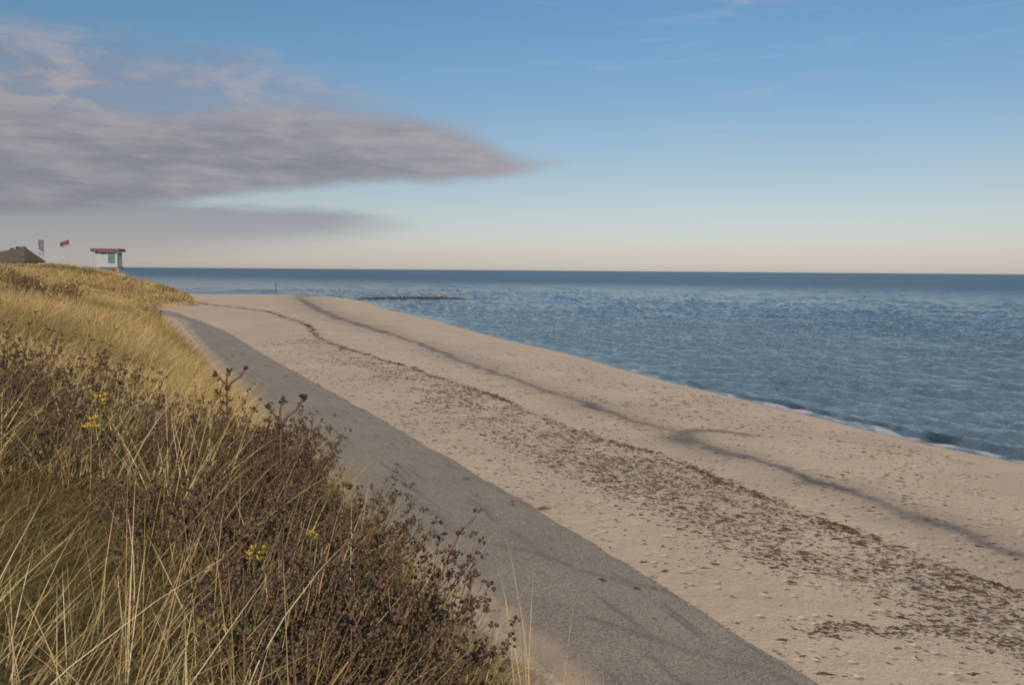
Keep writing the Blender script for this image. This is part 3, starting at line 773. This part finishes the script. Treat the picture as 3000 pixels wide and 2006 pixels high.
# ------------------------------------------------------------------ seaweed and shell scatter on the beach
def on_line(P, n, jit, y0=-1e9, y1=1e9):
    P = np.array(P, float); L = np.hypot(*np.diff(P, axis=0).T); cdf = np.concatenate([[0], np.cumsum(L)]); s = rng.uniform(0, cdf[-1], n)
    x = np.interp(s, cdf, P[:, 0]) ; y = np.interp(s, cdf, P[:, 1])
    k = (y > y0) & (y < y1); x, y = x[k], y[k]
    return x + rng.normal(0, jit, len(x)), y + rng.normal(0, jit, len(x)), s[k]
def clumps(x, y, r, hgt, col, elong=1.6):
    n = len(x); z = gz(x, y) + .085 * (seg_dist(x, y, TOE)[0] > 0); m = 7
    a0 = rng.uniform(0, 6.28, n); V = np.zeros((n, m + 1, 3)); th = rng.normal(-.25, .5, n)
    for k in range(m):
        a = a0 + k * 6.283 / m; rr = r * rng.uniform(.35, 1.0, n) * (1.35 if k % 2 else .75)
        lx = np.cos(a) * rr * elong; ly = np.sin(a) * rr
        V[:, k, 0] = x + lx * np.cos(th) - ly * np.sin(th); V[:, k, 1] = y + lx * np.sin(th) + ly * np.cos(th); V[:, k, 2] = z - .004
    V[:, m, 0] = x + rng.normal(0, .2, n) * r; V[:, m, 1] = y + rng.normal(0, .2, n) * r; V[:, m, 2] = z + hgt
    b = (np.arange(n) * (m + 1))[:, None]
    T = np.concatenate([b + np.array([[k, (k + 1) % m, m]]) for k in range(m)])
    return V.reshape(-1, 3), np.zeros((0, 4), int), T, np.repeat(col[:, None, :], m + 1, 1).reshape(-1, 3)
def dcol(n, greyw=.45):
    c = mixcol(n, [(.06, .043, .026), (.095, .085, .08), (.15, .12, .09), (.05, .036, .022), (.20, .19, .17)], [3, greyw * 5, 1.2, 2, .3]); return c
m_weed = leafy_mat('washed_up_seaweed', 0.0, .85)
# dense field between the wrack line and its lower edge
x = rng.uniform(-16, 13, 520000); y = rng.uniform(6.5, 60, 520000)
a_, _ = seg_dist(x, y, LINE_A); l_, _ = seg_dist(x, y, LOW_A)      # + is the seaward side of both
core = sstep(a_, .35, -.1) * sstep(l_, -.6, 1.0)
pat = .5 + .5 * fbm(x * .55, y * .55, 81) + .35 * fbm(x * 1.9, y * 1.9, 82)
dens = core * sstep(pat, -.05 + .28 * sstep(y, 16, 34), .62 + .2 * sstep(y, 16, 34)) * (.30 * sstep(y, 62, 35) + .70 * sstep(y, 34, 15))
# wider thin scatter on both sides
dsh, _ = seg_dist(x, y, SHORE)
thin = .055 * sstep(dsh, 2.0, 4) * sstep(y, 60, 12) + .05 * sstep(l_, -2.5, -.2) * sstep(l_, .4, -.2)
k = rng.random(len(x)) < np.maximum(dens * .95, thin * .75 * (.25 + 1.3 * (pat > .5)))
k &= (ground(x, y)[3] < .02) & ((seg_dist(x, y, TOE)[0] < 0) | (rng.random(len(x)) < .12))
x, y = x[k], y[k]; sh = np.abs(seg_dist(x, y, LINE_A)[0])
r = rng.lognormal(-3.55, .42, len(x)) * (1 + .5 * sstep(y, 14, 40)); r = np.clip(r, .010, .07) * np.where(rng.random(len(x)) < .04, 1.45, 1.0)
V_, F_, C_ = merge([clumps(x, y, r, r * .35, dcol(len(x)), 1.9)])
g = np_mesh('seaweed_scatter', V_, F_, m_weed, col=C_)
tag(g, 'dark scattered scraps of seaweed and shell on the sand between the wrack line and the grey asphalt strip', 'seaweed', kind='stuff')
# the wrack line itself, clumped and broken
x, y, s = on_line(LINE_A, 16000, .085, 7, 110)
wv = vnoise(s * .9, s * 0, 83) + .5 * vnoise(s * 3.1, s * 0, 84)
k = rng.random(len(x)) < (.12 + .88 * sstep(wv, -.4, .8) ** 1.3) * (1 - .62 * sstep(y, 24, 50)); x, y = x[k], y[k]
w_ = vnoise(x * .8, y * .8, 31) * .25 + .12 * vnoise(x * 2.4, y * 2.4, 37); x = x - w_ * .9
r = np.clip(rng.lognormal(-3.7, .45, len(x)), .01, .07) * (1 + .8 * sstep(y, 22, 70))
p1 = clumps(x, y, r, r * .7, mixcol(len(x), [(.055, .036, .018), (.085, .058, .028), (.035, .026, .016)], [3, 1.5, 2]), 2.0)
# crossing tuft line low on the right and a line on the far side
x, y, s = on_line([(3.9, 9.75), (4.4, 10.15), (4.9, 9.95), (5.6, 10.15), (6.1, 9.9), (6.9, 9.5)], 700, .10)
r = np.clip(rng.lognormal(-3.75, .35, len(x)), .01, .05)
p2 = clumps(x, y, r, r * .4, dcol(len(x), .2), 2.2)
x, y, s = on_line([(6.3, 9.2), (6.2, 8.6), (6.6, 8.2), (6.2, 7.8)], 180, .16); r = np.clip(rng.lognormal(-3.7, .35, len(x)), .01, .05)
p3 = clumps(x, y, r, r * .4, dcol(len(x), .2), 2.2)
V_, F_, C_ = merge([p1, p2, p3])
g = np_mesh('wrack_line', V_, F_, m_weed, col=C_)
tag(g, 'winding broken line of dark brown seaweed along the middle of the beach', 'seaweed', kind='stuff')
# grit on the asphalt strip and along its edge
x = rng.uniform(-12, 6, 60000); y = rng.uniform(5, 36, 60000); z, ds, df, fa = ground(x, y)
k = (fa < .3) & (seg_dist(x, y, TOE)[0] > -.5) & (rng.random(len(x)) < sstep(y, 32, 6) * .06 + .5 * (np.abs(seg_dist(x, y, TOE)[0]) < .12)); x, y = x[k], y[k]
r = rng.uniform(.006, .020, len(x))
V_, F_, C_ = merge([clumps(x, y, r, r * .8, mixcol(len(x), [(.20, .17, .13), (.12, .10, .08), (.16, .13, .10), (.08, .065, .05)], [2, 2.4, 2, 1.6]), 1.2)])
g = np_mesh('shingle', V_, F_, m_weed, col=C_)
tag(g, 'fine loose grit gathered along the edge of the grey asphalt strip', 'shingle', kind='stuff')

# a lone piece of driftwood between the asphalt strip and the seaweed
m_wood, S, sb = material('wet_driftwood', (.09, .062, .04), .85)
_p = S.node('ShaderNodeNewGeometry').outputs['Position']; S.put(sb.inputs['Normal'], S.bump(S.noise(S.scalev(_p, (4, 30, 30)), 2, 4), .5, .05))
segs = []; pts = [(-.13, -.03, .02), (-.05, .0, .035), (.03, .0, .03), (.11, -.02, .04)]
for i in range(3): segs.append((np.array(pts[i]), np.array(pts[i + 1]), .032 - .006 * i, .026 - .006 * i, np.zeros(3)))
segs.append((np.array(pts[1]), np.array((.03, .07, .06)), .014, .008, np.zeros(3)))
V1, F1, C1 = tubes(segs, 4)
dw = np_mesh('driftwood', V1, F1, m_wood); dw.location = (.66, 14.87, float(gz(np.array([.66]), np.array([14.87]))[0]))
tag(dw, 'small dark piece of driftwood alone on the bare sand beside the grey asphalt strip', 'driftwood')

# ------------------------------------------------------------------ groyne and marker posts
m_rock, S, sb = material('wet_rock', rough=.6)
_p = S.node('ShaderNodeNewGeometry').outputs['Position']
S.put(sb.inputs['Base Color'], S.mix(S.smooth(S.noise(_p, 2.5, 4), .35, .65), (.018, .018, .018), (.045, .042, .038)))
n = 1700; t = rng.random(n)
gx = -31.5 + 22.5 * t; gy = 157.2 + 7.2 * t + rng.normal(0, 1.0, n)
prof = np.clip(np.minimum(t / .22, (1 - t) / .25), 0, 1) ** .6
gr_ = rng.uniform(.16, .34, n); gzv = -.05 + rng.uniform(0, .5, n) * prof * (1 - np.clip(np.abs(gy - (157.2 + 7.2 * t)) / 3, 0, 1)) - (1 - prof) * .12
V2, F2, C2 = blobs(np.stack([gx, gy, gzv], 1), gr_ * (.55 + .45 * prof), np.zeros((n, 3)))
o = np_mesh('rock_groyne', V2, F2, m_rock); tag(o, 'low dark rubble groyne lying in the sea off the far point', 'groyne')
m_post, S, sb = material('tarred_post', (.05, .045, .04), .8)
def post(x, y, h, r, label):
    z = float(gz(np.array([x]), np.array([y]))[0]); bm = bmesh.new()
    add_rod(bm, (0, 0, -.4), (0.03, 0, h), r, r * .8, 8)
    o = bm_obj('marker_post', bm, m_post); o.location = (x, y, z)
    cp = bmesh.new(); add_rod(cp, (.03, 0, h), (.03, 0, h + .12), r * 1.25, r * .6, 8); bm_obj('cap', cp, m_post, o)
    tag(o, label, 'post', 'marker posts at the far end of the beach')
post(-43.6, 147.0, 2.3, .09, 'taller of two dark posts on the far end of the beach')
post(-31.6, 146.0, 1.7, .05, 'thin short post near the landward end of the rock groyne')

# ------------------------------------------------------------------ lifeguard hut on stilts
def flat(name, c, r=.7, bumpy=None):
    m, S, sb = material(name, c, r)
    p_ = S.node('ShaderNodeTexCoord').outputs['Object']
    n_ = S.noise(p_, 3.0, 4, .6)
    S.put(sb.inputs['Base Color'], S.mix(S.smooth(n_, .3, .7), tuple(v * .85 for v in c), tuple(min(1, v * 1.1) for v in c)))
    if bumpy: S.put(sb.inputs['Normal'], S.bump(S.noise(S.scalev(p_, bumpy), 1, 3), .5, .03))
    return m
m_white = flat('white_boards', (.26, .30, .33), .6, (1, 1, 22)); m_red = flat('red_fascia', (.075, .028, .038), .6); m_teal = flat('teal_shutter', (.035, .15, .19), .5)  # hut colours lowered to put the shade of its front into them
m_dteal = flat('dark_teal_frame', (.02, .075, .09), .5)
m_deck = flat('weathered_wood', (.22, .16, .13), .8, (20, 1, 1)); m_roof = flat('grey_roofing', (.16, .15, .16), .8)
HX, HY = -56.4, 112.0
HZ = float(gz(np.array([HX]), np.array([HY]))[0])
hut = empty('lifeguard_hut', (HX, HY, HZ), math.radians(8))
DZ = 6.05 - HZ
def part(name, mat, fn, parent):
    bm = bmesh.new(); fn(bm); return bm_obj(name, bm, mat, parent)
for lx in (-1.8, 0.15, 2.1):
    for ly in (-1.4, 1.4):
        part('stilt', m_deck, lambda bm: add_rod(bm, (lx, ly, -.5), (lx, ly, DZ - .12), .09), hut)
part('deck', m_deck, lambda bm: add_box(bm, (.1, -.1, DZ - .06), (4.4, 3.6, .13), .01), hut)
cab = part('cabin', m_white, lambda bm: add_box(bm, (.1, .25, DZ + 1.03), (3.9, 2.6, 2.05), .02), hut)
sh_ = part('shutter', m_teal, lambda bm: add_box(bm, (.98, -1.09, DZ + 1.15), (1.10, .07, 1.35), .01), hut)
part('frame', m_dteal, lambda bm: [add_box(bm, (.50, -1.14, DZ + 1.15), (.14, .05, 1.35)), add_box(bm, (1.46, -1.14, DZ + 1.15), (.14, .05, 1.35)), add_box(bm, (.98, -1.14, DZ + 1.15), (.06, .05, 1.35)), add_box(bm, (.98, -1.137, DZ + 1.15), (1.1, .04, .06))], sh_)
part('wall_band', m_red, lambda bm: add_box(bm, (-.35, -1.07, DZ + 1.82), (.9, .03, .16)), cab)
part('roof', m_roof, lambda bm: add_box(bm, (.12, 0, DZ + 2.30), (4.6, 4.0, .14), .02), hut)
part('fascia', m_red, lambda bm: [add_box(bm, (.12, -2.04, DZ + 2.29), (4.7, .08, .42), .01), add_box(bm, (-2.27, 0, DZ + 2.29), (.08, 4.0, .42), .01), add_box(bm, (2.51, 0, DZ + 2.29), (.08, 4.0, .42), .01)], hut)
for lx in (-1.95, 2.15):
    part('roof_post', m_white, lambda bm: add_box(bm, (lx, -1.75, DZ + 1.04), (.10, .10, 2.08)), hut)
def rail(bm):
    for z_ in (.38, .62): add_box(bm, (-1.35, -1.86, DZ - .75 + z_), (1.15, .05, .10))
    for x_ in (-1.9, -1.35, -.8): add_box(bm, (x_, -1.81, DZ - .32), (.08, .06, .5))
part('railing', m_white, rail, hut)
def steps(bm):
    for k in range(7): add_box(bm, (1.45 + .17 * k, -2.05, DZ - .2 - .25 * k), (.5, .7, .05))
    add_box(bm, (1.9, -1.72, DZ - .9), (1.1, .05, 1.5)); 
part('stairs', flat('brown_boards', (.20, .12, .11), .8), steps, hut)
hut.scale = (.76, .70, 1); hut.location.x -= .25
tag(hut, 'white lifeguard hut with a red roof edge and teal shutter on the dune top', 'hut')

# ------------------------------------------------------------------ flags
m_pole = flat('pale_pole', (.24, .24, .26), .5)
def cloth(name, w_, h_, mats, x0, z0, droop, parent, up=False):
    nx_, nz_ = 14, 10; U_, V2_ = np.meshgrid(np.linspace(0, 1, nx_), np.linspace(0, 1, nz_))
    X_ = x0 - U_ * w_; Y_ = .16 * np.sin(U_ * 7 + V2_ * 1.5) * (U_ + .15); Z_ = z0 - V2_ * h_ * (1 - .25 * U_) - droop * U_ ** 1.2
    id_ = np.arange(nx_ * nz_).reshape(nz_, nx_); Fq = np.stack([id_[:-1, :-1], id_[1:, :-1], id_[1:, 1:], id_[:-1, 1:]], -1).reshape(-1, 4)
    o = np_mesh(name, np.stack([X_, Y_, Z_], -1).reshape(-1, 3), Fq, mats, parent, smooth=True)
    s = o.modifiers.new('thick', 'SOLIDIFY'); s.thickness = .012; return o
m_flag = flat('dark_red_cloth', (.09, .03, .045), .8); m_flag2 = flat('pale_cloth', (.25, .15, .18), .8); m_ban = flat('grey_banner', (.09, .09, .13), .8); m_ban2 = flat('pale_banner_end', (.19, .18, .23), .8)
def pix(xr, Y): return xr * Y
FY = 140.0; fx = -.5532 * FY; fz = float(gz(np.array([fx]), np.array([FY]))[0])
fl = empty('flagpole', (fx, FY, fz)); top_ = 6 + .0336 * FY - fz
bm = bmesh.new(); add_rod(bm, (0, 0, -.3), (0, 0, top_ + .1), .045, .025); bm_obj('pole', bm, m_pole, fl)
f1 = cloth('flag', 1.65, .82, m_flag, -.03, top_, .62, fl); cloth('stripe', 1.35, .10, m_flag2, -.05, top_ - .84, .48, f1)
tag(fl, 'thin pole flying a dark red flag to the left of the hut', 'flag')
by_ = 132.0; bx_ = -.5885 * by_; bz_ = float(gz(np.array([bx_]), np.array([by_]))[0])
bn = empty('banner_flag', (bx_, by_, bz_)); zt = 6 + .0335 * by_ - bz_; zb_ = 6 + .0123 * by_ - bz_
bm = bmesh.new(); add_rod(bm, (.5, 0, -.3), (.5, 0, zt), .04, .025); bm_obj('pole', bm, m_pole, bn)
b1 = cloth('banner', .98, (zt - zb_) * .72, m_ban, .48, zt, .04, bn); cloth('banner_foot', .90, (zt - zb_) * .22, m_ban2, .48, zt - (zt - zb_) * .74, .0, b1)
tag(bn, 'tall narrow grey banner on a pole beside the thatched roof', 'banner')

# ------------------------------------------------------------------ thatched house behind the dune
m_thatch, S, sb = material('old_thatch', rough=.95)
p_ = S.node('ShaderNodeTexCoord').outputs['Object']; n_ = S.noise(S.scalev(p_, (3, 3, 9)), 1, 5, .7)
S.put(sb.inputs['Base Color'], S.mix(S.smooth(n_, .3, .7), (.042, .035, .029), (.082, .068, .055))); S.put(sb.inputs['Normal'], S.bump(n_, .8, .2))
m_brick = flat('whitewashed_wall', (.5, .47, .43), .8)
TY = 165.0; TX = -.6152 * TY; TZ = float(gz(np.array([TX]), np.array([TY]))[0])
hs = empty('thatched_house', (TX, TY, TZ), 0); rz_ = 6 + .0240 * TY - TZ; ez = 6 + .0070 * TY - TZ
part('wall', m_brick, lambda bm: add_box(bm, (-4.4, 1.2, (ez - .5) / 2), (11.2, 5.4, ez + .5)), hs)
def roof(bm):
    pts = [(-13.0, -2.4, ez), (2.3, -2.4, ez), (2.3, 5, ez), (-13.0, 5, ez), (-.6, 1.5, rz_ - .1), (.2, 1.5, rz_), (-13.0, -2.4, ez - .4), (2.3, -2.4, ez - .4), (2.3, 5, ez - .4), (-13, 5, ez - .4)]
    v = [bm.verts.new(p) for p in pts]
    for f in ((0, 1, 5, 4), (1, 2, 5), (2, 3, 4, 5), (3, 0, 4), (0, 6, 7, 1), (1, 7, 8, 2), (2, 8, 5, 3), (3, 5, 6, 0), (9, 8, 7, 6)): bm.faces.new([v[k] for k in f])
    bmesh.ops.recalc_face_normals(bm, faces=bm.faces)
rf = part('roof', m_thatch, roof, hs)
part('ridge', flat('ridge_turf', (.06, .065, .04), .9), lambda bm: add_rod(bm, (-.7, 1.5, rz_ - .08), (.35, 1.5, rz_ + .02), .2), rf)
for wx in (-6.5, -3.5, -.5):
    wf = part('window', m_white, lambda bm: add_box(bm, (wx, -1.53, ez - 1.5), (1.2, .07, 1.3)), hs)
    part('pane', flat('dark_glass', (.04, .05, .06), .1), lambda bm: add_box(bm, (wx, -1.57, ez - 1.5), (1.0, .03, 1.1)), wf)
tag(hs, 'dark thatched hipped roof of a house showing above the grassy dune at the left edge', 'house')

# ------------------------------------------------------------------ low dark trees beside the house
m_leaf = leafy_mat('dark_foliage', .15, .7)
m_bark, S, sb = material('bark', (.07, .055, .045), .9)
def tree(x, y, h, r, label):
    z = float(gz(np.array([x]), np.array([y]))[0]); o = empty('windswept_tree', (x, y, z)); segs = []; cen = []
    p = np.array([0, 0, -.3]); top = np.array([.25, 0, h * .62]); segs.append((p, top, .16, .10, np.zeros(3)))
    for k in range(9):
        a = k * 2.4; q = top + np.array([math.cos(a) * r * .6, math.sin(a) * r * .6, h * rng.uniform(.02, .30)]); s_ = p + (top - p) * rng.uniform(.6, 1)
        segs.append((s_, q, .06, .025, np.zeros(3))); cen.append(q)
    V1, F1, C1 = tubes(segs, 4); np_mesh('trunk', V1, F1, m_bark, o)
    cen = np.array(cen); n = 2600; c = cen[rng.integers(0, len(cen), n)]; v = rng.normal(0, 1, (n, 3)); v /= np.linalg.norm(v, axis=1, keepdims=True)
    pos_ = c + v * (r * .42 * rng.random((n, 1)) ** .5) * np.array([1, 1, .7]); hh = rng.uniform(.12, .26, n)
    V_, F_, C_ = merge([blades(pos_, hh, hh * .6, rng.uniform(0, 6.28, n), rng.uniform(.3, 1.4, n), np.zeros(n), 2, mixcol(n, [(.035, .05, .025), (.05, .06, .03)], [1, 1]))])
    np_mesh('crown', V_, F_, m_leaf, o, col=C_); tag(o, label, 'tree', 'low trees behind the thatched house')
for xr, er, r_, lb in ((-.6335, .0252, 1.7, 'dark windswept tree left of the thatched roof ridge, at the frame edge'), (-.6225, .0282, 1.1, 'highest dark tree tip showing just behind the thatched roof ridge')):
    yy = 185.0; zz = float(gz(np.array([xr * yy]), np.array([yy]))[0])
    tree(xr * yy, yy, 6 + er * yy - zz, r_, lb)
